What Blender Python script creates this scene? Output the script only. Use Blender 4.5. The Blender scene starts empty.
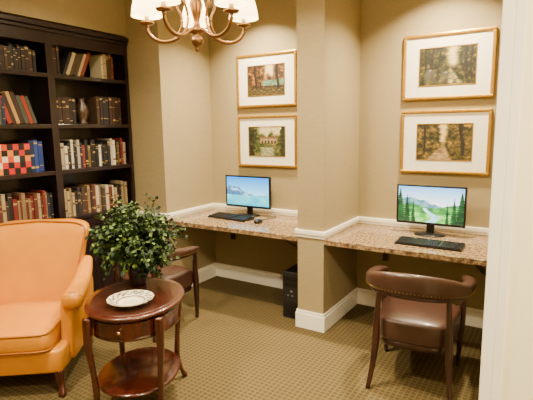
import bpy, bmesh, math, random
from mathutils import Vector, Matrix, noise
random.seed(7)
S=bpy.context.scene
COL=S.collection

# ---------------------------------------------------------------- helpers
def lin(c):
    return tuple(((x/255)/12.92 if x/255<=0.04045 else (((x/255)+0.055)/1.055)**2.4) for x in c)
def mat(name,rgb,rough=0.6,metal=0.0,coat=0.0,spec=0.5,emit=None,estr=0,noise_s=None,noise_amt=0.15,bump=0.0,bscale=200):
    m=bpy.data.materials.new(name); m.use_nodes=True
    nt=m.node_tree; b=nt.nodes['Principled BSDF']
    c=(*lin(rgb),1)
    b.inputs['Base Color'].default_value=c
    b.inputs['Roughness'].default_value=rough
    b.inputs['Metallic'].default_value=metal
    b.inputs['Coat Weight'].default_value=coat
    b.inputs['Coat Roughness'].default_value=0.08
    b.inputs['Specular IOR Level'].default_value=spec
    if emit:
        b.inputs['Emission Color'].default_value=(*lin(emit),1); b.inputs['Emission Strength'].default_value=estr
    tc=nt.nodes.new('ShaderNodeTexCoord')
    if noise_s:
        n=nt.nodes.new('ShaderNodeTexNoise'); n.inputs['Scale'].default_value=noise_s; n.inputs['Detail'].default_value=5
        nt.links.new(tc.outputs['Object'],n.inputs['Vector'])
        r=nt.nodes.new('ShaderNodeValToRGB')
        r.color_ramp.elements[0].position=0.3; r.color_ramp.elements[1].position=0.7
        r.color_ramp.elements[0].color=(*[x*(1-noise_amt) for x in c[:3]],1)
        r.color_ramp.elements[1].color=(*[min(1,x*(1+noise_amt)) for x in c[:3]],1)
        nt.links.new(n.outputs['Fac'],r.inputs['Fac']); nt.links.new(r.outputs['Color'],b.inputs['Base Color'])
    if bump:
        n2=nt.nodes.new('ShaderNodeTexNoise'); n2.inputs['Scale'].default_value=bscale; n2.inputs['Detail'].default_value=3
        nt.links.new(tc.outputs['Object'],n2.inputs['Vector'])
        bp=nt.nodes.new('ShaderNodeBump'); bp.inputs['Strength'].default_value=bump; bp.inputs['Distance'].default_value=0.004
        nt.links.new(n2.outputs['Fac'],bp.inputs['Height']); nt.links.new(bp.outputs['Normal'],b.inputs['Normal'])
    return m
def attr_mat(name,rough=0.6,emit=0.0,coat=0.0,spec=0.5):
    m=bpy.data.materials.new(name); m.use_nodes=True
    nt=m.node_tree; b=nt.nodes['Principled BSDF']
    a=nt.nodes.new('ShaderNodeAttribute'); a.attribute_name='Col'
    b.inputs['Roughness'].default_value=rough; b.inputs['Coat Weight'].default_value=coat; b.inputs['Coat Roughness'].default_value=0.05
    b.inputs['Specular IOR Level'].default_value=spec
    if emit:
        b.inputs['Base Color'].default_value=(0.01,0.01,0.01,1)
        nt.links.new(a.outputs['Color'],b.inputs['Emission Color']); b.inputs['Emission Strength'].default_value=emit
    else:
        nt.links.new(a.outputs['Color'],b.inputs['Base Color'])
    return m
def wood(name,dark,light,rough=0.35,coat=0.3,scale=6):
    m=bpy.data.materials.new(name); m.use_nodes=True
    nt=m.node_tree; b=nt.nodes['Principled BSDF']
    tc=nt.nodes.new('ShaderNodeTexCoord'); mp=nt.nodes.new('ShaderNodeMapping'); mp.inputs['Scale'].default_value=(scale,scale,scale*0.15)
    n=nt.nodes.new('ShaderNodeTexNoise'); n.inputs['Scale'].default_value=4; n.inputs['Detail'].default_value=6; n.inputs['Distortion'].default_value=1.2
    r=nt.nodes.new('ShaderNodeValToRGB'); r.color_ramp.elements[0].position=0.3; r.color_ramp.elements[1].position=0.7
    r.color_ramp.elements[0].color=(*lin(dark),1); r.color_ramp.elements[1].color=(*lin(light),1)
    nt.links.new(tc.outputs['Object'],mp.inputs['Vector']); nt.links.new(mp.outputs['Vector'],n.inputs['Vector'])
    nt.links.new(n.outputs['Fac'],r.inputs['Fac']); nt.links.new(r.outputs['Color'],b.inputs['Base Color'])
    b.inputs['Roughness'].default_value=rough; b.inputs['Coat Weight'].default_value=coat; b.inputs['Coat Roughness'].default_value=0.12
    return m

def obj(name,verts,faces,m,parent=None,smooth=False,cols=None,mx=None):
    me=bpy.data.meshes.new(name); me.from_pydata([tuple(v) for v in verts],[],faces); 
    if cols is not None:
        ca=me.color_attributes.new('Col','FLOAT_COLOR','POINT')
        for i,c in enumerate(cols): ca.data[i].color=(*c,1)
    bm=bmesh.new(); bm.from_mesh(me)
    if len(faces)<60000 and cols is None: bmesh.ops.recalc_face_normals(bm,faces=bm.faces)
    bm.to_mesh(me); bm.free()
    if mx is not None: me.transform(mx)
    me.materials.append(m)
    if smooth:
        for p in me.polygons: p.use_smooth=True
    o=bpy.data.objects.new(name,me); COL.objects.link(o)
    if parent: o.parent=parent
    return o
def empty(name,loc=(0,0,0),rz=0):
    e=bpy.data.objects.new(name,None); e.location=loc; e.rotation_euler=(0,0,rz); e.empty_display_size=0.1; COL.objects.link(e); return e
def box(name,lo,hi,m,parent=None,bevel=0.0,seg=2,rot=None):
    bm=bmesh.new(); bmesh.ops.create_cube(bm,size=1)
    c=[(a+b)/2 for a,b in zip(lo,hi)]; s=[abs(b-a) for a,b in zip(lo,hi)]
    for v in bm.verts: v.co=Vector((v.co.x*s[0],v.co.y*s[1],v.co.z*s[2]))
    if bevel: bmesh.ops.bevel(bm,geom=bm.edges[:],offset=bevel,segments=seg,affect='EDGES',profile=0.5)
    M=Matrix.Translation(c)
    if rot is not None: M=M@rot
    bmesh.ops.transform(bm,matrix=M,verts=bm.verts)
    me=bpy.data.meshes.new(name); bm.to_mesh(me); bm.free(); me.materials.append(m)
    o=bpy.data.objects.new(name,me); COL.objects.link(o)
    if parent: o.parent=parent
    return o
def boxes(name,lst,m,parent=None,bevel=0.0):
    bm=bmesh.new()
    for lo,hi in lst:
        r=bmesh.ops.create_cube(bm,size=1)
        c=[(a+b)/2 for a,b in zip(lo,hi)]; s=[abs(b-a) for a,b in zip(lo,hi)]
        for v in r['verts']: v.co=Vector((v.co.x*s[0]+c[0],v.co.y*s[1]+c[1],v.co.z*s[2]+c[2]))
    if bevel: bmesh.ops.bevel(bm,geom=bm.edges[:],offset=bevel,segments=2,affect='EDGES',profile=0.5)
    me=bpy.data.meshes.new(name); bm.to_mesh(me); bm.free(); me.materials.append(m)
    o=bpy.data.objects.new(name,me); COL.objects.link(o)
    if parent: o.parent=parent
    return o
def lathe(name,prof,m,parent=None,loc=(0,0,0),seg=32,sx=1,sy=1,smooth=True):
    v=[];f=[]
    for r,z in prof:
        for i in range(seg):
            a=2*math.pi*i/seg; v.append((loc[0]+r*math.cos(a)*sx,loc[1]+r*math.sin(a)*sy,loc[2]+z))
    n=len(prof)
    for j in range(n-1):
        for i in range(seg):
            k=(i+1)%seg; f.append((j*seg+i,j*seg+k,(j+1)*seg+k,(j+1)*seg+i))
    if prof[0][0]>1e-4: f.append(tuple(range(seg)))
    if prof[-1][0]>1e-4: f.append(tuple((n-1)*seg+i for i in range(seg)))
    return obj(name,v,f,m,parent,smooth)
def catmull(P,n=6):
    P=[tuple(p) for p in P]; out=[]; L=len(P); d=len(P[0])
    for i in range(L-1):
        p0=P[max(i-1,0)];p1=P[i];p2=P[i+1];p3=P[min(i+2,L-1)]
        for k in range(n):
            t=k/n
            out.append(tuple(0.5*((2*p1[j])+(-p0[j]+p2[j])*t+(2*p0[j]-5*p1[j]+4*p2[j]-p3[j])*t*t+(-p0[j]+3*p1[j]-3*p2[j]+p3[j])*t**3) for j in range(d)))
    out.append(P[-1]); return out
def sweep(name,P,m,parent=None,up=(0,0,1),seg=12,n=6,e=1.0,closed=False,smooth=True,cap=True):
    """P: list of (x,y,z,ra,rb); ra along side, rb along normal"""
    Q=catmull(P,n) if n>1 else P
    v=[];f=[]; L=len(Q); upv=Vector(up)
    for i in range(L):
        p=Vector(Q[i][:3])
        a=Vector(Q[(i-1)%L if closed else max(i-1,0)][:3]); b=Vector(Q[(i+1)%L if closed else min(i+1,L-1)][:3])
        t=(b-a).normalized(); s=t.cross(upv)
        if s.length<1e-3: s=Vector((1,0,0))
        s.normalize(); nn=s.cross(t).normalized()
        for k in range(seg):
            an=2*math.pi*(k+.5)/seg; c=math.cos(an); d=math.sin(an)
            c=math.copysign(abs(c)**e,c); d=math.copysign(abs(d)**e,d)
            v.append(p+s*c*Q[i][3]+nn*d*Q[i][4])
    for i in range(L if closed else L-1):
        j=(i+1)%L
        for k in range(seg):
            q=(k+1)%seg; f.append((i*seg+k,i*seg+q,j*seg+q,j*seg+k))
    if not closed and cap:
        f.append(tuple(range(seg))); f.append(tuple((L-1)*seg+k for k in range(seg)))
    return obj(name,v,f,m,parent,smooth)
def tube(name,P,r,m,parent=None,up=(0,0,1),seg=8,n=6,closed=False):
    return sweep(name,[(*p,r,r) for p in P],m,parent,up,seg,n,1.0,closed)
def sell(name,m,warp,parent=None,e1=0.4,e2=0.35,nu=48,nv=24,polar='z'):
    def sp(x,e): return math.copysign(abs(x)**e,x)
    v=[];f=[]
    for j in range(nv+1):
        et=-math.pi/2+math.pi*j/nv
        for i in range(nu):
            w=2*math.pi*(i+.5)/nu
            a=sp(math.cos(et),e1)*sp(math.cos(w),e2); b=sp(math.cos(et),e1)*sp(math.sin(w),e2); c=sp(math.sin(et),e1)
            v.append(warp(a,b,c) if polar=='z' else (warp(a,c,b) if polar=='y' else warp(c,a,b)))
    for j in range(nv):
        for i in range(nu):
            k=(i+1)%nu; f.append((j*nu+i,j*nu+k,(j+1)*nu+k,(j+1)*nu+i))
    o=obj(name,v,f,m,parent,True)
    bm=bmesh.new(); bm.from_mesh(o.data); bmesh.ops.remove_doubles(bm,verts=bm.verts,dist=1e-4); bmesh.ops.recalc_face_normals(bm,faces=bm.faces); bm.to_mesh(o.data); bm.free()
    return o

# ---------------------------------------------------------------- materials
def wall_mat(name,rgb,fib=0.12):
    m=bpy.data.materials.new(name); m.use_nodes=True
    nt=m.node_tree; b=nt.nodes['Principled BSDF']; b.inputs['Roughness'].default_value=0.75
    tc=nt.nodes.new('ShaderNodeTexCoord'); mp=nt.nodes.new('ShaderNodeMapping'); mp.inputs['Scale'].default_value=(6,6,160)
    n=nt.nodes.new('ShaderNodeTexNoise'); n.inputs['Scale'].default_value=3; n.inputs['Detail'].default_value=4
    r=nt.nodes.new('ShaderNodeValToRGB'); c=lin(rgb)
    r.color_ramp.elements[0].position=.3; r.color_ramp.elements[1].position=.7
    r.color_ramp.elements[0].color=(*[x*(1-fib) for x in c],1); r.color_ramp.elements[1].color=(*[x*(1+fib) for x in c],1)
    nt.links.new(tc.outputs['Object'],mp.inputs['Vector']); nt.links.new(mp.outputs['Vector'],n.inputs['Vector'])
    nt.links.new(n.outputs['Fac'],r.inputs['Fac']); nt.links.new(r.outputs['Color'],b.inputs['Base Color'])
    bp=nt.nodes.new('ShaderNodeBump'); bp.inputs['Strength'].default_value=.15; bp.inputs['Distance'].default_value=.002
    nt.links.new(n.outputs['Fac'],bp.inputs['Height']); nt.links.new(bp.outputs['Normal'],b.inputs['Normal'])
    return m
WALL=wall_mat('wallcovering_tan',(157,142,103))
CREAM=mat('painted_cream_wall',(252,244,206),0.7,noise_s=3,noise_amt=.02)
CEIL=mat('ceiling_paint',(240,234,212),0.8)
TRIM=mat('white_trim_paint',(250,247,232),0.35)
DARKWOOD=wood('espresso_wood',(18,9,13),(34,17,20),0.35,0.3)
CHERRY=wood('cherry_wood',(44,14,7),(80,31,14),0.25,0.6)
MAHOG=wood('mahogany_wood',(30,12,8),(56,24,16),0.28,0.5)
ORANGE=mat('orange_leather',(208,134,0),0.30,noise_s=6,noise_amt=.06,bump=.12,bscale=120,coat=.3)
PIPING=mat('orange_piping',(160,92,0),0.5)
BROWNL=mat('brown_leather',(64,41,31),0.36,noise_s=14,noise_amt=.12,bump=.15,bscale=150,coat=.25)
BRASS=mat('antique_bronze',(150,114,78),0.32,metal=1)
NAIL=mat('nailhead_brass',(190,150,85),0.3,metal=1)
GOLD=mat('gilt_frame',(196,148,46),0.35,metal=.75,noise_s=40,noise_amt=.15)
BLACK=mat('black_plastic',(12,12,13),0.35)
KEYM=mat('key_plastic',(26,26,28),0.45)
SILV=mat('silver_plastic',(150,150,155),0.3,metal=.6)
MATB=mat('picture_mat_board',(240,233,208),0.7,coat=.6)
SOIL=mat('soil',(48,32,20),0.9,noise_s=60,noise_amt=.4)
POTM=mat('glazed_pot',(50,30,20),0.3,coat=.5,noise_s=12,noise_amt=.3)
STEM=mat('stem_green',(62,70,30),0.6)
RUBBER=mat('cable_rubber',(10,10,10),0.5)
BRACK=mat('bracket_metal',(60,55,50),0.5,metal=.5)
# carpet
CARPET=bpy.data.materials.new('carpet_grid'); CARPET.use_nodes=True
nt=CARPET.node_tree; b=nt.nodes['Principled BSDF']; b.inputs['Roughness'].default_value=.95; b.inputs['Specular IOR Level'].default_value=.1
tc=nt.nodes.new('ShaderNodeTexCoord'); sx=nt.nodes.new('ShaderNodeSeparateXYZ'); nt.links.new(tc.outputs['Object'],sx.inputs[0])
def mth(op,a,bv=None):
    n=nt.nodes.new('ShaderNodeMath'); n.operation=op
    for i,q in enumerate((a,bv)):
        if q is None: continue
        if isinstance(q,(int,float)): n.inputs[i].default_value=q
        else: nt.links.new(q,n.inputs[i])
    return n.outputs[0]
per=0.034
def tri(ax):
    return mth('ABSOLUTE',mth('SUBTRACT',mth('FRACT',mth('DIVIDE',sx.outputs[ax],per)),.5))
d=mth('MAXIMUM',tri('X'),tri('Y'))
line=mth('GREATER_THAN',d,.36)
n1=nt.nodes.new('ShaderNodeTexNoise'); n1.inputs['Scale'].default_value=220; nt.links.new(tc.outputs['Object'],n1.inputs['Vector'])
fac=mth('MULTIPLY',line,mth('ADD',mth('MULTIPLY',n1.outputs['Fac'],.8),.4))
mx=nt.nodes.new('ShaderNodeMix'); mx.data_type='RGBA'
mx.inputs['A'].default_value=(*lin((80,69,43)),1); mx.inputs['B'].default_value=(*lin((107,93,61)),1)
nt.links.new(fac,mx.inputs['Factor'])
nt.links.new(mx.outputs['Result'],b.inputs['Base Color'])
bp=nt.nodes.new('ShaderNodeBump'); bp.inputs['Strength'].default_value=.4; bp.inputs['Distance'].default_value=.004
nt.links.new(n1.outputs['Fac'],bp.inputs['Height']); nt.links.new(bp.outputs['Normal'],b.inputs['Normal'])
# granite
GRAN=bpy.data.materials.new('granite'); GRAN.use_nodes=True
nt=GRAN.node_tree; b=nt.nodes['Principled BSDF']; b.inputs['Roughness'].default_value=.18
tc=nt.nodes.new('ShaderNodeTexCoord'); n=nt.nodes.new('ShaderNodeTexNoise'); n.inputs['Scale'].default_value=44; n.inputs['Detail'].default_value=8; n.inputs['Roughness'].default_value=.75
nt.links.new(tc.outputs['Object'],n.inputs['Vector'])
r=nt.nodes.new('ShaderNodeValToRGB'); cr=r.color_ramp
cr.elements[0].position=.34; cr.elements[0].color=(*lin((36,27,20)),1)
cr.elements[1].position=.74; cr.elements[1].color=(*lin((214,198,164)),1)
for p,c in ((.44,(100,77,54)),(.52,(144,119,86)),(.60,(170,147,110))):
    q=cr.elements.new(p); q.color=(*lin(c),1)
nt.links.new(n.outputs['Fac'],r.inputs['Fac']); nt.links.new(r.outputs['Color'],b.inputs['Base Color'])

# ---------------------------------------------------------------- room
XL=-3.80; YB=3.84; YF=3.13; H=2.80
box('floor',(-4.0,-1.6,-0.1),(1.7,4.0,0),CARPET)
box('ceiling',(-4.0,-1.6,H),(1.7,4.0,H+.1),CEIL)
box('wall_back',(-3.9,YB,0),(.4,YB+.12,H),WALL)
box('wall_left',(XL-.12,-1.5,0),(XL,YB,H),WALL)
box('wall_left_bulkhead',(XL,-1.5,2.47),(-3.50,3.13,H),WALL)
box('wall_pier_left',(XL,YF,0),(-3.09,YB,H),WALL)
box('wall_column',(-1.685,YF,0),(-1.46,YB,H),WALL)
box('wall_pier_right',(-.055,YF,0),(.4,YB,H),WALL)
box('wall_partition',(-.130,1.60,0),(1.5,1.72,H),CREAM)
box('wall_inner_right',(.28,1.72,0),(.4,YF,H),WALL)
box('wall_right',(1.5,-1.5,0),(1.62,1.72,H),CREAM)
box('wall_front',(-3.92,-1.62,0),(1.62,-1.5,H),WALL)
boxes('trim_partition_casing',[((-.165,1.590,0),(-.129,1.732,H)),((-.129,1.590,0),(-.10,1.60,H))],TRIM,bevel=.003)
def trim_runs(t,sfx):
    return {
     'pier_left':[((-3.50,YF-t),(-3.09+t,YF))],
     'alcove_left_side':[((-3.09,YF),(-3.09+t,YB))],
     'alcove_left_back':[((-3.09+t,YB-t),(-1.685-t,YB))],
     'column':[((-1.685-t,YF-t),(-1.46+t,YF)),((-1.685-t,YF),(-1.685,YB)),((-1.46,YF),(-1.46+t,YB))],
     'alcove_right_back':[((-1.46+t,YB-t),(-.055-t,YB))],
     'alcove_right_side':[((-.055-t,YF),(-.055,YB)),((-.055-t,YF-t),(.28,YF))],
    }
for k,r_ in trim_runs(.016,'').items():
    L=[((lo[0],lo[1],0),(hi[0],hi[1],.125)) for lo,hi in r_]
    boxes('baseboard_'+k,L,TRIM,bevel=.003)
for k,r_ in trim_runs(.011,'').items():
    L=[((lo[0],lo[1],.125),(hi[0],hi[1],.150)) for lo,hi in r_]
    boxes('trim_base_cap_'+k,L,TRIM,bevel=.004)
for k,r_ in trim_runs(.020,'').items():
    L=[((lo[0],lo[1],.775),(hi[0],hi[1],.812)) for lo,hi in r_]
    boxes('trim_chair_rail_'+k,L,TRIM,bevel=.006)
for k,r_ in trim_runs(.011,'').items():
    L=[((lo[0],lo[1],.752),(hi[0],hi[1],.776)) for lo,hi in r_]
    boxes('trim_rail_lower_'+k,L,TRIM,bevel=.003)
# counters
for i,(a,c) in enumerate(((-3.0885,-1.6865),(-1.4585,-.0565))):
    e=empty('granite_counter')
    box('slab',(a,YF-.008,.708),(c,YB-.001,.7505),GRAN,e,bevel=.006,seg=3)
    L=[((a+.25+ .001,YF+.12,.695),(a+.29,YB-.02,.708)),((c-.29,YF+.12,.695),(c-.25,YB-.02,.708)),((a+.25,YB-.05,.45),(a+.29,YB-.02,.695)),((c-.29,YB-.05,.45),(c-.25,YB-.02,.695))]
    boxes('brackets',L,BRACK,e)

# ---------------------------------------------------------------- bookcase (faces +X)
bc=empty('built_in_bookcase')
XF=-3.49; X0=XL+.004
ys=[.75,1.53,2.315,3.115]
shelves=[.86,1.275,1.655,2.06]
top=2.38
L=[]
L.append(((X0,ys[0],0),(X0+.015,ys[-1],top)))
for y in ys:
    w=.022
    L.append(((X0+.015,max(y-w/2,ys[0]),0),(XF-.02,min(y+w/2,ys[-1]),top)))
    L.append(((XF-.02,max(y-.03,ys[0]),0),(XF,min(y+.03,ys[-1]),top)))
for i in range(3):
    for z in shelves+[top-.02]:
        L.append(((X0+.015,ys[i]+.011,z-.025),(XF-.03,ys[i+1]-.011,z)))
        L.append(((XF-.03,ys[i]+.03,z-.032),(XF-.004,ys[i+1]-.03,z)))
    L.append(((XF-.02,ys[i]+.03,top-.09),(XF-.002,ys[i+1]-.03,top)))
    L.append(((XF-.02,ys[i]+.03,0),(XF-.002,ys[i+1]-.03,.10)))
boxes('carcass',L,DARKWOOD,bc,bevel=.0015)
boxes('crown',[((X0,ys[0],top),(XF+.015,ys[-1],top+.03)),((X0,ys[0],top+.03),(XF+.035,ys[-1],top+.065)),],DARKWOOD,bc,bevel=.006)
L=[];K=[]
for i in range(3):
    a=ys[i]+.034; c=ys[i+1]-.034; mid=(a+c)/2
    for lo,hi in ((a,mid-.002),(mid+.002,c)):
        L+= [((XF-.018,lo,.105),(XF+.002,hi,.82)),((XF+.002,lo,.105),(XF+.010,lo+.055,.82)),((XF+.002,hi-.055,.105),(XF+.010,hi,.82)),
             ((XF+.002,lo+.055,.105),(XF+.010,hi-.055,.16)),((XF+.002,lo+.055,.765),(XF+.010,hi-.055,.82)),((XF+.002,lo+.08,.185),(XF+.007,hi-.08,.74))]
    for yk in (mid-.03,mid+.03): K.append(yk)
boxes('cabinet_doors',L,DARKWOOD,bc,bevel=.002)
for yk in K:
    o=lathe('knob',[(0,0),(.006,.0),(.006,.012),(.013,.018),(.013,.026),(0,.03)],BRASS,bc,seg=12)
    o.data.transform(Matrix.Translation((XF+.010,yk,.66))@Matrix.Rotation(math.pi/2,4,'Y'))

# books : one mesh
BV=[];BF=[];BC=[]
def addbox(cx,cy,z0,dx,dy,dz,col,lean=0,capcol=None):
    n=len(BV)
    for sx_ in (-1,1):
        for sy_ in (-1,1):
            for sz_ in (0,1):
                y=sy_*dy/2; z=sz_*dz
                yy=y*math.cos(lean)+z*math.sin(lean); zz=-y*math.sin(lean)+z*math.cos(lean)
                BV.append((cx+sx_*dx/2,cy+yy,z0+zz+abs(math.sin(lean))*dy/2)); BC.append(lin(col))
    for f in ((0,1,3,2),(4,6,7,5),(0,4,5,1),(2,3,7,6),(1,5,7,3),(0,2,6,4)):
        BF.append(tuple(n+i for i in f))
PALS={
 'mix':[(120,24,22),(190,182,150),(28,38,72),(90,60,36),(160,148,110),(20,20,22),(60,68,60),(140,46,30),(36,54,40),(170,134,80),(50,32,26),(24,22,22)],
 'dark':[(30,22,20),(40,26,22),(52,32,26),(24,24,30),(60,44,30)],
 'light':[(216,208,176),(180,160,120),(40,34,34),(120,50,40),(200,190,170),(70,56,40)],
 'earth':[(84,40,28),(120,96,66),(40,32,34),(150,134,100),(104,30,26),(56,38,28),(34,42,58),(180,168,140),(30,24,24),(60,48,40)],
 'bw':[(20,18,20),(190,184,164),(28,28,34),(120,40,34),(160,150,130),(22,30,46),(100,80,40),(24,22,22)],
 'blue':[(20,44,110),(30,60,126),(16,28,70)],
}
def row(y0,y1,z,pal,h0=.20,h1=.27,w0=.016,w1=.036):
    y=y0
    while y<y1-.02:
        w=random.uniform(w0,w1); 
        if y+w>y1: break
        h=random.uniform(h0,h1); col=random.choice(PALS[pal]); dep=random.uniform(.15,.19)
        fx=XF-.045-random.uniform(0,.012)
        addbox(fx-dep/2,y+w/2,z+.001,dep,w-.0015,h,col)
        lum=sum(col)/3
        bc_=(160,136,80) if lum<110 else (96,50,34)
        for fr in random.sample([.12,.2,.5,.62,.8,.88],2):
            addbox(fx+.0006,y+w/2,z+h*fr,.0015,w*.8,random.choice([.004,.006,.016]),bc_)
        y+=w
    return y
def leaning(y0,n,z,pal,ang,h=.22):
    y=y0
    for i in range(n):
        w=random.uniform(.022,.036); hh=h*random.uniform(.88,1.05)
        addbox(XF-.045-.09,y+w/2,z+.002,.17,w,hh,random.choice(PALS[pal]),ang)
        y+=w/math.cos(ang)+.003
    return y
for bay in range(3):
    a=ys[bay]+.04; c=ys[bay+1]-.04
    if bay==2:
        row(a,a+.09,2.061,'dark'); leaning(a+.10,6,2.061,'light',.42,.22); row(a+.50,a+.66,2.061,'light',.20,.25)
        row(a,a+.22,1.656,'dark',.22,.23,w0=.03,w1=.035); row(a+.42,c-.02,1.656,'dark',.24,.25,w0=.03,w1=.036)
        row(a,c,1.276,'bw',.19,.25); row(a,c,.861,'earth',.19,.26)
    elif bay==1:
        row(a,a+.2,2.061,'dark',.18,.2); row(a+.36,c-.02,2.061,'dark',.16,.2)
        row(a,a+.38,1.656,'mix',.19,.25); leaning(a+.39,7,1.656,'mix',-.30,.24)
        cols=[(190,30,20),(210,120,20),(216,206,170),(16,16,20),(30,30,30),(200,60,20)]
        for r_ in range(5):
            for q in range(8):
                addbox(XF-.13,c-.21-.045*7+q*.045+.02,1.276+r_*.046,.17,.0445,.0455,cols[(q*3+r_*2+random.randint(0,1))%6])
        row(c-.17,c-.04,1.276,'blue',.24,.26,w0=.03,w1=.045); row(a,a+.2,1.276,'bw')
        row(a,c,.861,'earth',.20,.27)
    else:
        for z in (2.061,1.656,1.276,.861): row(a,c-.1,z,'mix')
for k in range(5): addbox(XF-.14,ys[1]+.40+.0,2.062+k*.035,.18,.20,.033,PALS['dark'][k])
obj('books',BV,BF,attr_mat('book_covers',.55),None,cols=BC)
lathe('vase',[(0,0),(.045,0),(.05,.01),(.03,.03),(.055,.08),(.062,.12),(.045,.17),(.022,.20),(.03,.23),(.022,.23),(0,.19)],mat('vase_glaze',(64,46,34),.3,coat=.5,noise_s=25,noise_amt=.4),None,(XF-.15,2.69,1.656),24)

# ---------------------------------------------------------------- pictures
def fbm(x,y,s=0): return noise.fractal(Vector((x,y,s)),.9,2.1,5)
def mixc(a,b,t):
    t=max(0,min(1,t)); return tuple(p*(1-t)+q*t for p,q in zip(a,b))
def paintgrid(name,w,h,fn,nx,ny,m,parent,y=0,cz=0,cx=0):
    v=[];f=[];c=[]
    for j in range(ny+1):
        for i in range(nx+1):
            u=i/nx; t=j/ny; v.append((cx+(u-.5)*w,y,cz+(t-.5)*h)); c.append(lin(fn(u,t)))
    for j in range(ny):
        for i in range(nx):
            a=j*(nx+1)+i; f.append((a,a+1,a+nx+2,a+nx+1))
    return obj(name,v,f,m,parent,cols=c)
def foliage_px(u,v,s,dark=(16,20,8),mid=(54,56,20),lite=(142,118,48)):
    a=fbm(u*9,v*9,s); b_=fbm(u*26,v*26,s+3)
    t=.42+a*.7+b_*.38
    return mixc(mixc(dark,mid,t*2),lite,(t-.58)*2)
def soft(e): return max(0,min(1,e))
def p_lake(u,v):
    # autumn trees around a small lake
    base=foliage_px(u,v,1,(24,17,7),(84,52,16),(182,122,44))
    n=fbm(u*12,v*30,2)
    if .32<v<.50+.04*fbm(u*6,0,3) and u>.38: base=mixc(mixc((52,84,66),(136,158,118),n+.4),base,soft((.44-u)*14))
    if v<.26: base=mixc((30,30,11),(112,88,34),n+.4)
    base=mixc(base,(222,196,136),.85*soft((v-.58-.1*fbm(u*8,2,5))*8)*soft((.16-abs(u-.60))*12))
    for tx,w in ((.22,.026),(.34,.016),(.82,.034)):
        if abs(u-tx-.02*math.sin(v*6))<w and v>.2: base=(20,13,6)
    return base
def p_bridge(u,v):
    # garden with a low building beyond a pool
    n=fbm(u*12,v*24,4); base=foliage_px(u,v,6,(18,26,10),(60,68,22),(146,124,50))
    base=mixc(base,mixc((212,198,150),(176,160,110),n+.4),soft((v-.68-.1*fbm(u*7,1,2))*9)*soft((u-.22)*8))
    if .42<v<.60 and .32<u<.80:
        base=mixc((168,146,102),(124,100,64),n+.4)
        for c_ in (.38,.47,.56,.65,.74):
            if ((u-c_)/.03)**2+((v-.42)/.12)**2<1: base=(38,32,20)
    if .59<v<.66 and .30<u<.82: base=mixc((96,66,42),(130,96,62),n+.4)
    if v<.43+.03*fbm(u*10,2,8): base=foliage_px(u,v,11,(22,34,12),(76,84,30),(172,132,66))
    if v<.30: base=mixc(base,mixc((104,116,86),(192,184,140),n+.45),soft((.24-abs(u-.52))*9)*.9)
    if u<.17+.05*fbm(1,v*9,3) or u>.88+.04*fbm(3,v*9,3): base=foliage_px(u,v,8,(12,16,7),(40,44,14),(82,76,28))
    return base
def p_river(u,v):
    # woodland with a glowing clearing
    base=foliage_px(u,v,9,(12,15,6),(46,48,15),(128,100,34)); n=fbm(u*10,v*26,7)
    base=mixc(base,(236,208,136),.8*soft((v-.44-.06*fbm(u*9,1,1))*7)*soft((.13-abs(u-.60-.05*fbm(2,v*9,1)))*11))
    w=.05+.28*(.40-v)
    if v<.42: base=mixc(base,mixc((56,62,32),(190,162,98),n+.5),soft((w-abs(u-.56-.25*(.40-v)))*14))
    for tx,w in ((.12,.02),(.24,.026),(.36,.014),(.84,.03),(.93,.016)):
        if abs(u-tx-.015*math.sin(v*5+tx*9))<w and v>.12: base=mixc((14,10,5),(52,38,20),n+.3)
    return base
def p_road(u,v):
    # path through trees
    base=foliage_px(u,v,15,(22,22,7),(80,68,18),(174,126,42)); n=fbm(u*8,v*20,7)
    w=.03+.50*max(0,.45-v)
    if v<.46: base=mixc(base,mixc((182,148,98),(112,90,52),n+.45),soft((w-abs(u-.5+.2*(.45-v)))*16))
    base=mixc(base,(232,208,132),.85*soft((v-.40)*9)*soft((.05+.10*(v-.42)+.04*n-abs(u-.48))*16))
    if abs(u-.82-.03*math.sin(v*5))<.03 and v>.15: base=(22,16,8)
    if abs(u-.14)<.02 and v>.2: base=(24,18,8)
    return base
PR=attr_mat('art_print',.6,coat=.5)
def picture(cx,cz,fn):
    e=empty('framed_picture',(cx,YB,cz)); w=.335; h=.25; t=.024
    boxes('frame',[((-w,-.028,h-t),(w,-.001,h)),((-w,-.028,-h),(w,-.001,-h+t)),((-w,-.028,-h+t),(-w+t,-.001,h-t)),((w-t,-.028,-h+t),(w,-.001,h-t))],GOLD,e,bevel=.006)
    box('mat_board',(-w+t,-.016,-h+t),(w-t,-.002,h-t),MATB,e)
    a=.205; b_=.14; s=.006
    boxes('inner_fillet',[((-a-s,-.0195,b_),(a+s,-.016,b_+s)),((-a-s,-.0195,-b_-s),(a+s,-.016,-b_)),((-a-s,-.0195,-b_),(-a,-.016,b_)),((a,-.0195,-b_),(a+s,-.016,b_))],GOLD,e)
    paintgrid('print',2*a,2*b_,fn,150,102,PR,e,y=-.0172)
for cx,f1,f2 in ((-2.397,p_lake,p_bridge),(-.755,p_river,p_road)):
    picture(cx,2.05,f1); picture(cx,1.47,f2)

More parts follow.
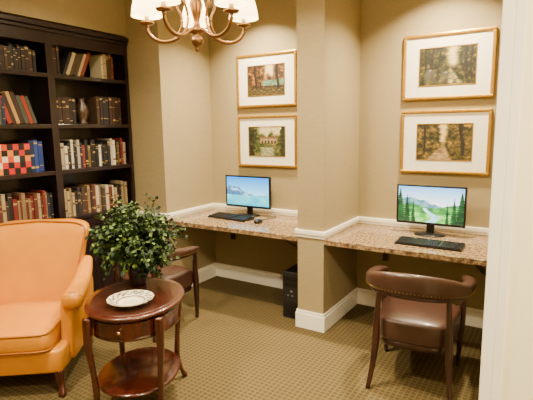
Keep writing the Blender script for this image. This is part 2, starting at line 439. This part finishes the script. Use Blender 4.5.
# ---------------------------------------------------------------- computers
def s_left(u,v):
    n=fbm(u*5,v*5,2)
    ridge=.52+.16*math.sin(u*5+1)+.1*fbm(u*4,3,1)
    sky=mixc((140,216,244),(24,130,214),(v-.4)*1.7)
    if v>ridge: return sky
    if v>.36: return mixc((34,84,124),(220,238,248),(n+.45) if v>ridge-.13 else .22*(n+.4))
    return mixc((30,164,184),(120,216,214),v*2.0+n*.5)
def s_right(u,v):
    n=fbm(u*9,v*9,5)
    sky=mixc((250,252,250),(120,186,236),(v-.5)*2)
    base=sky
    ridge=.58+.10*math.sin(u*6+.5)+.06*fbm(u*8,1,1)
    if v<ridge: base=mixc((70,120,130),(130,170,170),n+.5)
    if v<.46+.05*math.sin(u*9): base=mixc((36,104,44),(96,170,70),n+.5)
    if v<.26: base=mixc((70,160,50),(170,226,110),n+.5)
    for c_,hh,w in ((.03,.98,.11),(.14,.8,.08),(.24,.66,.06),(.97,.95,.12),(.86,.74,.08),(.76,.62,.05)):
        if v<hh and abs(u-c_)<w*(hh-v)*1.1*(.6+.4*abs(math.sin(v*50))): base=mixc((12,44,26),(34,84,40),n+.5)
    if v<.4 and abs(u-.5-.08*math.sin(v*12))<.03+.12*max(0,.35-v): base=mixc((210,240,240),(130,200,220),n+.3)
    return base
SCR=attr_mat('monitor_image',.3,emit=3.2)
def monitor(x,y,fn):
    e=empty('computer_monitor',(x,y,.7505)); w=.26; z0=.082; z1=.392; bz=.014
    boxes('bezel',[((-w,-.012,z0),(w,.012,z0+bz+.006)),((-w,-.012,z1-bz),(w,.012,z1)),((-w,-.012,z0+bz),(-w+bz,.012,z1-bz)),((w-bz,-.012,z0+bz),(w,.012,z1-bz)),((-w+.004,-.006,z0+.004),(w-.004,.024,z1-.004)),((-w+.09,.02,z0+.05),(w-.09,.045,z1-.06))],BLACK,e,bevel=.003)
    paintgrid('screen',2*(w-bz),z1-z0-2*bz-.004,fn,130,80,SCR,e,y=-.0085,cz=(z0+z1)/2+.003)
    box('neck',(-.03,.02,.012),(.03,.045,.2),BLACK,e,bevel=.006)
    lathe('base',[(0,0),(.12,0),(.12,.006),(.11,.012),(.03,.016),(0,.016)],BLACK,e,(0,.012,0),40,1.0,.75)
    box('power_led',(w-.03,-.0135,z0+.006),(w-.02,-.0115,z0+.010),SILV,e)
monitor(-2.525,3.67,s_left); monitor(-.80,3.66,s_right)
def keyboard(x,y,rz):
    e=empty('computer_keyboard',(x,y,.7505),rz)
    v=[(-.228,-.08,0),(.228,-.08,0),(.228,.08,0),(-.228,.08,0),(-.228,-.08,.012),(.228,-.08,.012),(.228,.08,.026),(-.228,.08,.026)]
    obj('case',v,[(0,1,2,3),(4,5,6,7),(0,1,5,4),(1,2,6,5),(2,3,7,6),(3,0,4,7)],BLACK,e)
    L=[]
    for r_ in range(6):
        yy=-.066+r_*.0235+(.006 if r_==5 else 0); z=.012+.014*(yy+.08)/.16
        x_=-.218
        while x_<.214:
            w=.0175
            if r_==0 and -.13<x_<-.05: w=.12
            if r_<5 or int((x_+.218)/.02)%5!=4:
                if not (.070<x_+w/2<.082 or .142<x_+w/2<.152): L.append(((x_,yy-.009,z-.001),(x_+w-.002,yy+.009,z+.007)))
            x_+=w+.0016
    boxes('keys',L,KEYM,e)
keyboard(-.725,3.335,-.02); keyboard(-2.60,3.48,-.10)
def mouse(x,y,rz):
    e=empty('computer_mouse',(x,y,.7505),rz)
    sell('shell',BLACK,lambda a,b_,c:(a*.031,b_*.055,.001+max(0,.017+c*.017*(1-.25*b_))),e,.8,.8,24,12)
    box('scroll_wheel',(-.003,.018,.026),(.003,.036,.034),SILV,e,bevel=.002)
mouse(-2.245,3.42,.1)
pc=empty('computer_tower',(-1.80,3.23,0))
box('case',(-.085,.012,.004),(.085,.44,.405),BLACK,pc,bevel=.004)
box('front_panel',(-.086,0,.004),(.086,.014,.408),KEYM,pc,bevel=.005)
boxes('drive_bays',[((-.07,-.003,.33),(.07,.002,.37)),((-.07,-.003,.28),(.07,.002,.32))],BLACK,pc,bevel=.002)
boxes('buttons',[((-.01,-.004,.235),(.01,.001,.25)),((-.04,-.003,.20),(-.025,.001,.208)),((.0,-.003,.20),(.015,.001,.208))],SILV,pc,bevel=.001)
boxes('vents',[((-.06,-.002,.03+i*.014),(.06,.001,.036+i*.014)) for i in range(9)],BLACK,pc)
tube('power_cable',[(-2.0,3.80,.66),(-2.02,3.76,.55),(-1.96,3.77,.40),(-1.90,3.78,.28),(-1.88,3.76,.12),(-1.84,3.72,.012),(-1.80,3.70,.012)],.006,RUBBER,seg=8)
tube('video_cable',[(-2.15,3.81,.68),(-2.2,3.74,.60),(-2.10,3.72,.52),(-1.98,3.74,.47),(-1.86,3.74,.36),(-1.80,3.70,.26)],.005,RUBBER)
tube('power_cable',[(-.55,3.80,.68),(-.50,3.74,.58),(-.42,3.72,.50),(-.36,3.76,.42),(-.34,3.78,.20),(-.30,3.74,.012),(-.22,3.60,.008)],.006,RUBBER)
tube('video_cable',[(-.62,3.81,.68),(-.52,3.70,.60),(-.44,3.66,.57),(-.38,3.70,.50),(-.30,3.78,.50)],.005,RUBBER)
tube('mouse_cable',[(-2.25,3.477,.765),(-2.27,3.56,.757),(-2.22,3.66,.757),(-2.26,3.75,.757),(-2.3,3.80,.757)],.0025,RUBBER)

# ---------------------------------------------------------------- desk chairs
def desk_chair(x,y,rz):
    e=empty('leather_desk_armchair',(x,y,0),rz)
    P=[(-.262,.215,.615,.030,.020),(-.284,.12,.628,.038,.028),(-.292,.0,.638,.038,.032),(-.265,-.14,.652,.034,.044),(-.175,-.250,.678,.029,.062),(0,-.295,.690,.028,.070),
       (.175,-.250,.678,.029,.062),(.265,-.14,.652,.034,.044),(.292,.0,.638,.038,.032),(.284,.12,.628,.038,.028),(.262,.215,.615,.030,.020)]
    sweep('padded_rail',P,BROWNL,e,seg=18,n=7,e=.75)
    P2=[(p[0]*.985,p[1]*.985,p[2]-p[4]-.006,.017,.012) for p in P]
    sweep('wood_rail',P2,MAHOG,e,seg=10,n=7,e=.6)
    v=[];f=[]
    Q=catmull([(p[0],p[1],p[2]-p[4]*.62,p[3]) for p in P],9)
    for i in range(4,len(Q)-4,1):
        t=Vector(Q[i+1][:3])-Vector(Q[i-1][:3]); s=t.cross(Vector((0,0,1))).normalized()
        c=Vector(Q[i][:3])
        if s.dot(Vector((c.x,c.y,0)))<0: s=-s
        c=c+s*(Q[i][3]*.84+.003); n0=len(v); r=.0042
        for d_ in ((1,0,0),(0,1,0),(0,0,1),(-1,0,0),(0,-1,0),(0,0,-1)): v.append(c+Vector(d_)*r)
        for q in ((0,1,2),(1,3,2),(3,4,2),(4,0,2),(1,0,5),(3,1,5),(4,3,5),(0,4,5)): f.append(tuple(n0+k for k in q))
    obj('nailheads',v,f,NAIL,e,True)
    def w(a,b_,c):
        wd=.235+.03*b_; z=.365+c*.078
        if c>0: z+=.024*(1-a*a)*(1-b_*b_)
        return (a*wd, b_*.235-.005, z)
    sell('seat',BROWNL,w,e,.28,.42,56,24)
    def w2(a,b_,c): return (a*(.225+.028*b_), b_*.225-.005, .282+c*.022)
    sell('seat_frame',MAHOG,w2,e,.15,.4,48,8)
    for s in (-1,1):
        sweep('rear_leg',[(s*.240,-.305,.0,.013,.013),(s*.222,-.264,.14,.017,.017),(s*.212,-.238,.30,.021,.022),(s*.210,-.230,.42,.019,.02),(s*.204,-.230,.52,.016,.017),(s*.198,-.232,.61,.014,.015)],MAHOG,e,up=(0,1,0),seg=12,n=5,e=.55)
        sweep('front_leg',[(s*.238,.222,.035,.013,.013),(s*.245,.215,.15,.017,.017),(s*.252,.205,.33,.022,.022),(s*.256,.195,.46,.018,.018),(s*.266,.19,.54,.015,.015)],MAHOG,e,up=(0,1,0),seg=12,n=5,e=.55)
        sweep('arm_post',[(s*.266,.19,.53,.015,.015),(s*.274,.175,.575,.014,.014),(s*.276,.16,.602,.014,.014)],MAHOG,e,up=(0,1,0),seg=12,n=3,e=.55)
        o=lathe('caster',[(0,-.008),(.016,-.008),(.0175,-.004),(.0175,.004),(.016,.008),(0,.008)],BLACK,e,seg=20)
        o.data.transform(Matrix.Translation((s*.238,.222,.0176))@Matrix.Rotation(math.pi/2,4,'Y'))
        boxes('caster_fork',[((s*.238-.013,.214,.014),(s*.238-.009,.230,.044)),((s*.238+.009,.214,.014),(s*.238+.013,.230,.044)),((s*.238-.013,.214,.036),(s*.238+.013,.230,.042))],BRASS,e)
desk_chair(-.680,2.88,.10)
desk_chair(-2.745,2.62,.05)

# ---------------------------------------------------------------- orange armchair (front is -y)
ac=empty('upholstered_armchair',(-2.897,1.60,0),math.radians(38))
sell('seat_base',ORANGE,lambda a,b_,c:(a*.325,b_*.335-.01,.225+c*.080),ac,.2,.16,56,20)
def cw(a,b_,c):
    return (a*.268,b_*.295-.085,.362+c*.065+(.024*(1-a*a)*(1-b_*b_) if c>0 else 0))
sell('seat_cushion',ORANGE,cw,ac,.35,.22,64,24)
def ring(w,h,cy,z,e=.22,n=48):
    o=[]
    for i in range(n):
        t=2*math.pi*i/n; c=math.cos(t); s=math.sin(t)
        o.append((math.copysign(abs(c)**e,c)*w,cy+math.copysign(abs(s)**e,s)*h,z))
    return o
tube('cushion_piping',ring(.264,.291,-.085,.415),.006,PIPING,ac,seg=8,n=1,closed=True)
tube('cushion_piping_lower',ring(.264,.291,-.085,.312),.006,PIPING,ac,seg=8,n=1,closed=True)
def bw(a,b_,c,th=.068):
    t=(c+1)/2
    w=.285+.075*t**1.3-.03*math.sin(math.pi*t)
    z=.33+.61*t+(.030*(1-a*a)*t**3)
    y=.235+.17*t**1.15-.055*(abs(a)**3)*(.4+.6*t)
    bulge=(1-abs(a)**4)*(1-abs(c)**4)
    return (a*w,y+b_*(th+ (.018*bulge if b_<0 else 0)),z)
sell('backrest',ORANGE,bw,ac,.30,.20,72,24,polar='y')
pp=[]
for i in range(72):
    t=2*math.pi*i/72; c=math.cos(t); s=math.sin(t)
    a=math.copysign(abs(c)**.2,c)*.985; cc=math.copysign(abs(s)**.2,s)*.985
    x_,y_,z_=bw(a,-.86,cc); pp.append((x_,y_,z_))
tube('backrest_piping',pp,.006,PIPING,ac,seg=8,n=1,closed=True,up=(0,1,0))
for s in (-1,1):
    def aw(a,b_,c,s=s):
        t=(c+1)/2
        z=.15+(.42+.05*(b_+1)/2)*t
        y=.035+b_*.265 + (0.03 if b_<0 else 0)*math.sin(math.pi*t)
        x=s*(.305+.02*t + a*.045)
        return (x,y,z)
    sell('arm_panel',ORANGE,aw,ac,.35,.25,56,20)
    sweep('scroll_arm',[(s*.325,.31,.68,.035,.035),(s*.33,.22,.64,.05,.045),(s*.345,.08,.598,.058,.05),(s*.358,-.08,.577,.064,.052),(s*.366,-.19,.568,.066,.054),(s*.368,-.235,.564,.060,.05),(s*.368,-.255,.562,.035,.03)],ORANGE,ac,seg=20,n=5,e=.9)
    tube('arm_piping',[(s*.368+.062*math.cos(t),-.222,.565+.051*math.sin(t)) for t in [2*math.pi*i/24 for i in range(24)]],.005,PIPING,ac,up=(0,1,0),seg=8,n=1,closed=True)
    sweep('front_leg',[(s*.300,-.335,.0,.020,.020),(s*.302,-.330,.015,.024,.024),(s*.296,-.312,.06,.017,.017),(s*.290,-.305,.10,.024,.024),(s*.288,-.30,.16,.036,.036)],CHERRY,ac,up=(0,1,0),seg=14,n=5,e=.7)
    sweep('rear_leg',[(s*.285,.385,.0,.016,.016),(s*.285,.34,.08,.019,.019),(s*.285,.30,.16,.026,.026)],CHERRY,ac,up=(0,1,0),seg=12,n=4,e=.6)

# ---------------------------------------------------------------- oval side table
tb=empty('oval_side_table',(-1.991,1.735,0),math.radians(32.2))
A=.275;B=.335;TH=.66
lathe('table_top',[(0,.0),(.93,0),(.97,.004),(.995,.012),(1.0,.018),(.99,.025),(.96,.028),(0,.028)],CHERRY,tb,(0,0,TH-.028),72,A,B)
lathe('inlay_band',[(.86,0),(.89,0),(.89,.0006),(.86,.0006)],mat('inlay',(52,18,8),.3,coat=.5),tb,(0,0,TH),72,A,B)
lathe('apron',[(0,0),(.90,0),(.915,.004),(.915,.012),(.90,.016),(.90,.112),(0,.112)],CHERRY,tb,(0,0,TH-.14),72,A,B)
lathe('lower_shelf',[(0,0),(.80,0),(.84,.006),(.84,.014),(.80,.02),(0,.02)],CHERRY,tb,(0,0,.19),72,A,B)
v=[];f=[];N=16
for i in range(N+1):
    t=math.radians(-90-38+76*i/N)
    for rr in (.895,.925):
        for z in (TH-.118,TH-.040): v.append((math.cos(t)*A*rr,math.sin(t)*B*rr,z))
for i in range(N):
    k=i*4; f+=[(k+2,k+3,k+7,k+6),(k+3,k+1,k+5,k+7),(k,k+2,k+6,k+4)]
f+=[(0,1,3,2),(N*4,N*4+2,N*4+3,N*4+1)]
obj('drawer_front',v,f,CHERRY,tb)
o=lathe('drawer_knob',[(0,0),(.014,0),(.006,.006),(.006,.014),(.014,.02),(.012,.028),(0,.031)],BRASS,tb,seg=20)
o.data.transform(Matrix.Translation((0,-B*.925,TH-.08))@Matrix.Rotation(math.pi/2,4,'X'))
for sx_ in (-1,1):
    for sy_ in (-1,1):
        def q(k,z,r): return (sx_*.178*k,sy_*.235*k,z,r,r)
        sweep('leg',[q(1.16,0,.012),q(1.17,.012,.017),q(1.10,.05,.012),q(1.0,.14,.014),q(.98,.21,.017),q(1.02,.34,.015),q(1.07,.46,.019),q(1.06,.56,.024),q(1.05,TH-.03,.024)],CHERRY,tb,up=(0,1,0),seg=12,n=5,e=.65)

# decorated plate: rim with a ring of painted sprigs
th=math.radians(32.2); rv=Vector((math.cos(th),math.sin(th))); fv=Vector((-math.sin(th),math.cos(th)))
pl=rv*-.750+fv*2.400
dish=empty('decorated_china_plate',(pl.x,pl.y,TH+.0008),0)
CHA=attr_mat('painted_china',.2,coat=.5)
prof=[(0,.008),(.03,.008),(.052,.008),(.066,.012),(.074,.018),(.082,.021),(.090,.023),(.098,.025),(.106,.027),(.114,.030),(.122,.034),(.125,.037),(.123,.033),(.10,.021),(.075,.011),(.05,.0),(0,.0)]
v=[];f=[];c=[];NS=120
for j,(r0,z) in enumerate(prof):
    for i in range(NS):
        a=2*math.pi*i/NS
        rr=r0*(1+(.012*math.cos(a*16) if r0>.11 else 0)); v.append((rr*math.cos(a),rr*math.sin(a),z))
        col=(238,230,204)
        if j in (6,7,8,9) and (math.sin(a*16+j*1.9)>.05): col=(70,66,38)
        if j in (4,11): col=(96,76,44)
        if j in (0,1) : col=(226,214,180)
        c.append(lin(col))
for j in range(len(prof)-1):
    for i in range(NS):
        k=(i+1)%NS; f.append((j*NS+i,j*NS+k,(j+1)*NS+k,(j+1)*NS+i))
obj('plate',v,f,CHA,dish,smooth=True,cols=c)

# ---------------------------------------------------------------- plant
pp_=rv*-.80+fv*2.735
plant=empty('potted_ivy_plant',(pp_.x,pp_.y,TH+.001),0)
lathe('pot',[(0,0),(.045,0),(.049,.01),(.062,.06),(.070,.10),(.075,.104),(.075,.12),(.068,.12),(.063,.108),(0,.108)],POTM,plant,seg=36)
lathe('soil',[(0,.110),(.064,.110),(.064,.106),(0,.106)],SOIL,plant,seg=24)
rnd=random.Random(11)
LV=[];LF=[];LC=[];SV=[];SF=[]
fw=Vector((fv.x,fv.y,0))
def leaf(p,dirv,size,roll):
    # keep the low front clear, where the plate sits
    if p.z<.13 and p.dot(fw)<-.12: return
    d=dirv.normalized(); up=Vector((0,0,1)); s=d.cross(up)
    if s.length<.01: s=Vector((1,0,0))
    s.normalize(); nn=s.cross(d).normalized()
    s2=s*math.cos(roll)+nn*math.sin(roll); n2=-s*math.sin(roll)+nn*math.cos(roll)
    n0=len(LV)
    pts=[(0,0,0),(.30,-.42,.10),(.18,0,0),(.30,.42,.10),(.62,-.34,.06),(.58,0,-.02),(.62,.34,.06),(1.0,0,-.10)]
    g=rnd.random(); c=mixc((16,36,10),(70,96,32),g*g)
    if rnd.random()<.09: c=(106,130,54)
    for a,b_,h in pts:
        LV.append(p+d*a*size+s2*b_*size+n2*h*size); LC.append(lin(c))
    for q in ((0,1,2),(0,2,3),(1,4,5,2),(2,5,6,3),(4,7,5),(5,7,6)): LF.append(tuple(n0+k for k in q))
cenz=.27
for k in range(390):
    az=rnd.uniform(0,2*math.pi); sn=rnd.uniform(-.95,1); 
    rad=rnd.uniform(.15,.272) if rnd.random()<.90 else .31
    cs=math.sqrt(1-sn*sn)
    vert=.25 if sn>0 else .22
    if sn>0: rad*=1-.06*sn
    end=Vector((math.cos(az)*cs*rad,math.sin(az)*cs*rad,cenz+sn*vert*rad/.25))
    if end.z<.035: end.z=.035
    if end.z<.13 and end.dot(fw)<-.12: continue
    if end.dot(fw)<-.24: end-=fw*(end.dot(fw)+.24)
    st=Vector((math.cos(az)*.03,math.sin(az)*.03,.11))
    mid=(st+end)/2+Vector((0,0,.06+.10*cs))+Vector((rnd.uniform(-.03,.03),rnd.uniform(-.03,.03),0))
    pts=[]
    for i in range(13):
        t=i/12; pts.append(st*(1-t)**2+mid*2*t*(1-t)+end*t*t)
    for i in range(5,len(pts)):
        for r_ in range(2):
            sd=Vector((rnd.uniform(-1,1),rnd.uniform(-1,1),rnd.uniform(-1.0,.3)))
            dd=(pts[i]-pts[i-1]).normalized()*.5+sd
            q0=pts[i]+Vector((rnd.uniform(-.012,.012),rnd.uniform(-.012,.012),rnd.uniform(-.012,.012)))
            sz=rnd.uniform(.018,.034)
            if (q0+dd.normalized()*sz).z<.03: dd.z=abs(dd.z)
            leaf(q0,dd,sz,rnd.uniform(-.8,.8))
    n0=len(SV)
    for q in pts:
        for a_ in range(3): SV.append(q+Vector((math.cos(a_*2.1)*.0016,math.sin(a_*2.1)*.0016,0)))
    for i in range(len(pts)-1):
        for a_ in range(3):
            b2=(a_+1)%3; SF.append((n0+i*3+a_,n0+i*3+b2,n0+i*3+3+b2,n0+i*3+3+a_))
obj('foliage',LV,LF,attr_mat('ivy_leaf',.6,spec=.3),plant,cols=LC)
obj('stems',SV,SF,STEM,plant)

# ---------------------------------------------------------------- chandelier
cc=rv*-.306+fv*2.2
ch=empty('chandelier',(cc.x,cc.y,-.015),th)
lathe('centre_column',[(0,1.965),(.008,1.968),(.013,1.978),(.006,1.988),(.022,1.997),(.030,2.014),(.022,2.032),(.010,2.040),(.030,2.052),(.034,2.064),(.016,2.077),(.012,2.10),(.020,2.13),(.030,2.17),(.018,2.22),(.011,2.26),(.014,2.36),(.022,2.38),(.006,2.40),(.006,2.775),(.0,2.775)],BRASS,ch,seg=24)
lathe('canopy',[(0,2.77),(.02,2.772),(.055,2.795),(.06,2.814),(0,2.814)],BRASS,ch,seg=32)
SHADE=bpy.data.materials.new('fabric_shade'); SHADE.use_nodes=True
nt=SHADE.node_tree; b=nt.nodes['Principled BSDF']; b.inputs['Base Color'].default_value=(*lin((250,232,190)),1); b.inputs['Roughness'].default_value=.8
b.inputs['Emission Color'].default_value=(*lin((255,218,146)),1); b.inputs['Emission Strength'].default_value=9
BULB=mat('bulb_glow',(255,240,210),.4,emit=(255,225,170),estr=24)
CAND=mat('candle_sleeve',(236,224,190),.5)
for k,ang in enumerate((28,100,172,244,316)):
    a=math.radians(ang); c=math.cos(a); s=math.sin(a)
    tube('arm',[(c*r_,s*r_,z) for r_,z in ((.02,2.066),(.06,2.050),(.11,2.022),(.165,2.016),(.212,2.036),(.235,2.070),(.237,2.097))],.0085,BRASS,ch,n=6)
    tube('scroll',[(c*r_,s*r_,z) for r_,z in ((.015,2.20),(.05,2.235),(.085,2.215),(.09,2.17),(.07,2.12),(.075,2.07),(.11,2.022))],.0055,BRASS,ch,n=6)
    cx,cy=c*.237,s*.237
    lathe('bobeche',[(.006,0),(.030,.006),(.034,.014),(.016,.014),(.014,.024),(.006,.024)],BRASS,ch,(cx,cy,2.092),20)
    lathe('candle',[(0,0),(.010,0),(.010,.05),(0,.05)],CAND,ch,(cx,cy,2.112),14)
    lathe('bulb',[(0,0),(.009,.004),(.014,.018),(.010,.036),(0,.05)],BULB,ch,(cx,cy,2.163),14)
    sh=lathe('shade',[(.070,0),(.067,.03),(.060,.06),(.052,.09),(.046,.115),(.0445,.115),(.0505,.09),(.0585,.06),(.0655,.03),(.0685,0),(.070,0)],SHADE,ch,(cx,cy,2.132),32)
    lt=bpy.data.lights.new('chandelier_bulb_light','POINT'); lt.energy=11; lt.color=(1,.78,.49); lt.shadow_soft_size=.02
    lo=bpy.data.objects.new('bulb_light',lt); lo.location=(cx,cy,2.235); lo.parent=ch; COL.objects.link(lo)

# ---------------------------------------------------------------- ceiling lights: alcove downlights, plus added room fill lamps
LENS=mat('downlight_or_fill_lens',(255,245,225),.4,emit=(255,226,170),estr=8)
def downlight_or_fill(x,y,power,size=.14,spread=150,col=(1,.82,.56)):
    e=empty('alcove_or_fill_downlight',(x,y,H))
    lathe('trim_ring',[(.062,-.001),(.085,-.001),(.088,-.006),(.07,-.010),(.062,-.006),(.062,-.001)],TRIM,e,seg=32)
    lathe('lens',[(0,-.001),(.062,-.001),(.062,-.004),(0,-.004)],LENS,e,seg=32)
    l=bpy.data.lights.new('downlight_or_fill','AREA'); l.shape='DISK'; l.size=size; l.energy=power; l.color=col; l.spread=math.radians(spread)
    o=bpy.data.objects.new('lamp',l); o.location=(0,0,-.014); o.parent=e; COL.objects.link(o)
downlight_or_fill(-2.40,3.42,60,spread=120); downlight_or_fill(-.76,3.42,60,spread=120)
downlight_or_fill(-1.60,2.2,66,spread=140,col=(1,.80,.54)); downlight_or_fill(-2.75,2.2,13); downlight_or_fill(-.60,2.35,12)  # added fill lamps with invented fixtures; the first one warms the column front
downlight_or_fill(-2.2,.8,70); downlight_or_fill(-1.0,.8,18); downlight_or_fill(.45,.55,105); downlight_or_fill(-1.6,-.8,14)  # more added fill in invented fixtures, strongest over the armchair and cream partition

w=bpy.data.worlds.new('interior_ambient'); w.use_nodes=True; S.world=w
w.node_tree.nodes['Background'].inputs['Color'].default_value=(1,.85,.65,1); w.node_tree.nodes['Background'].inputs['Strength'].default_value=.2

# ---------------------------------------------------------------- camera
cam=bpy.data.cameras.new('camera'); cam.lens=36*460/533; cam.sensor_width=36; cam.sensor_fit='HORIZONTAL'; cam.clip_start=.05
co=bpy.data.objects.new('camera',cam); COL.objects.link(co)
co.matrix_world=Matrix.Translation((0,0,1.6))@Matrix.Rotation(math.radians(32.2),4,'Z')@Matrix.Rotation(math.radians(90-8.9),4,'X')@Matrix.Rotation(math.radians(-.86),4,'Z')
S.camera=co
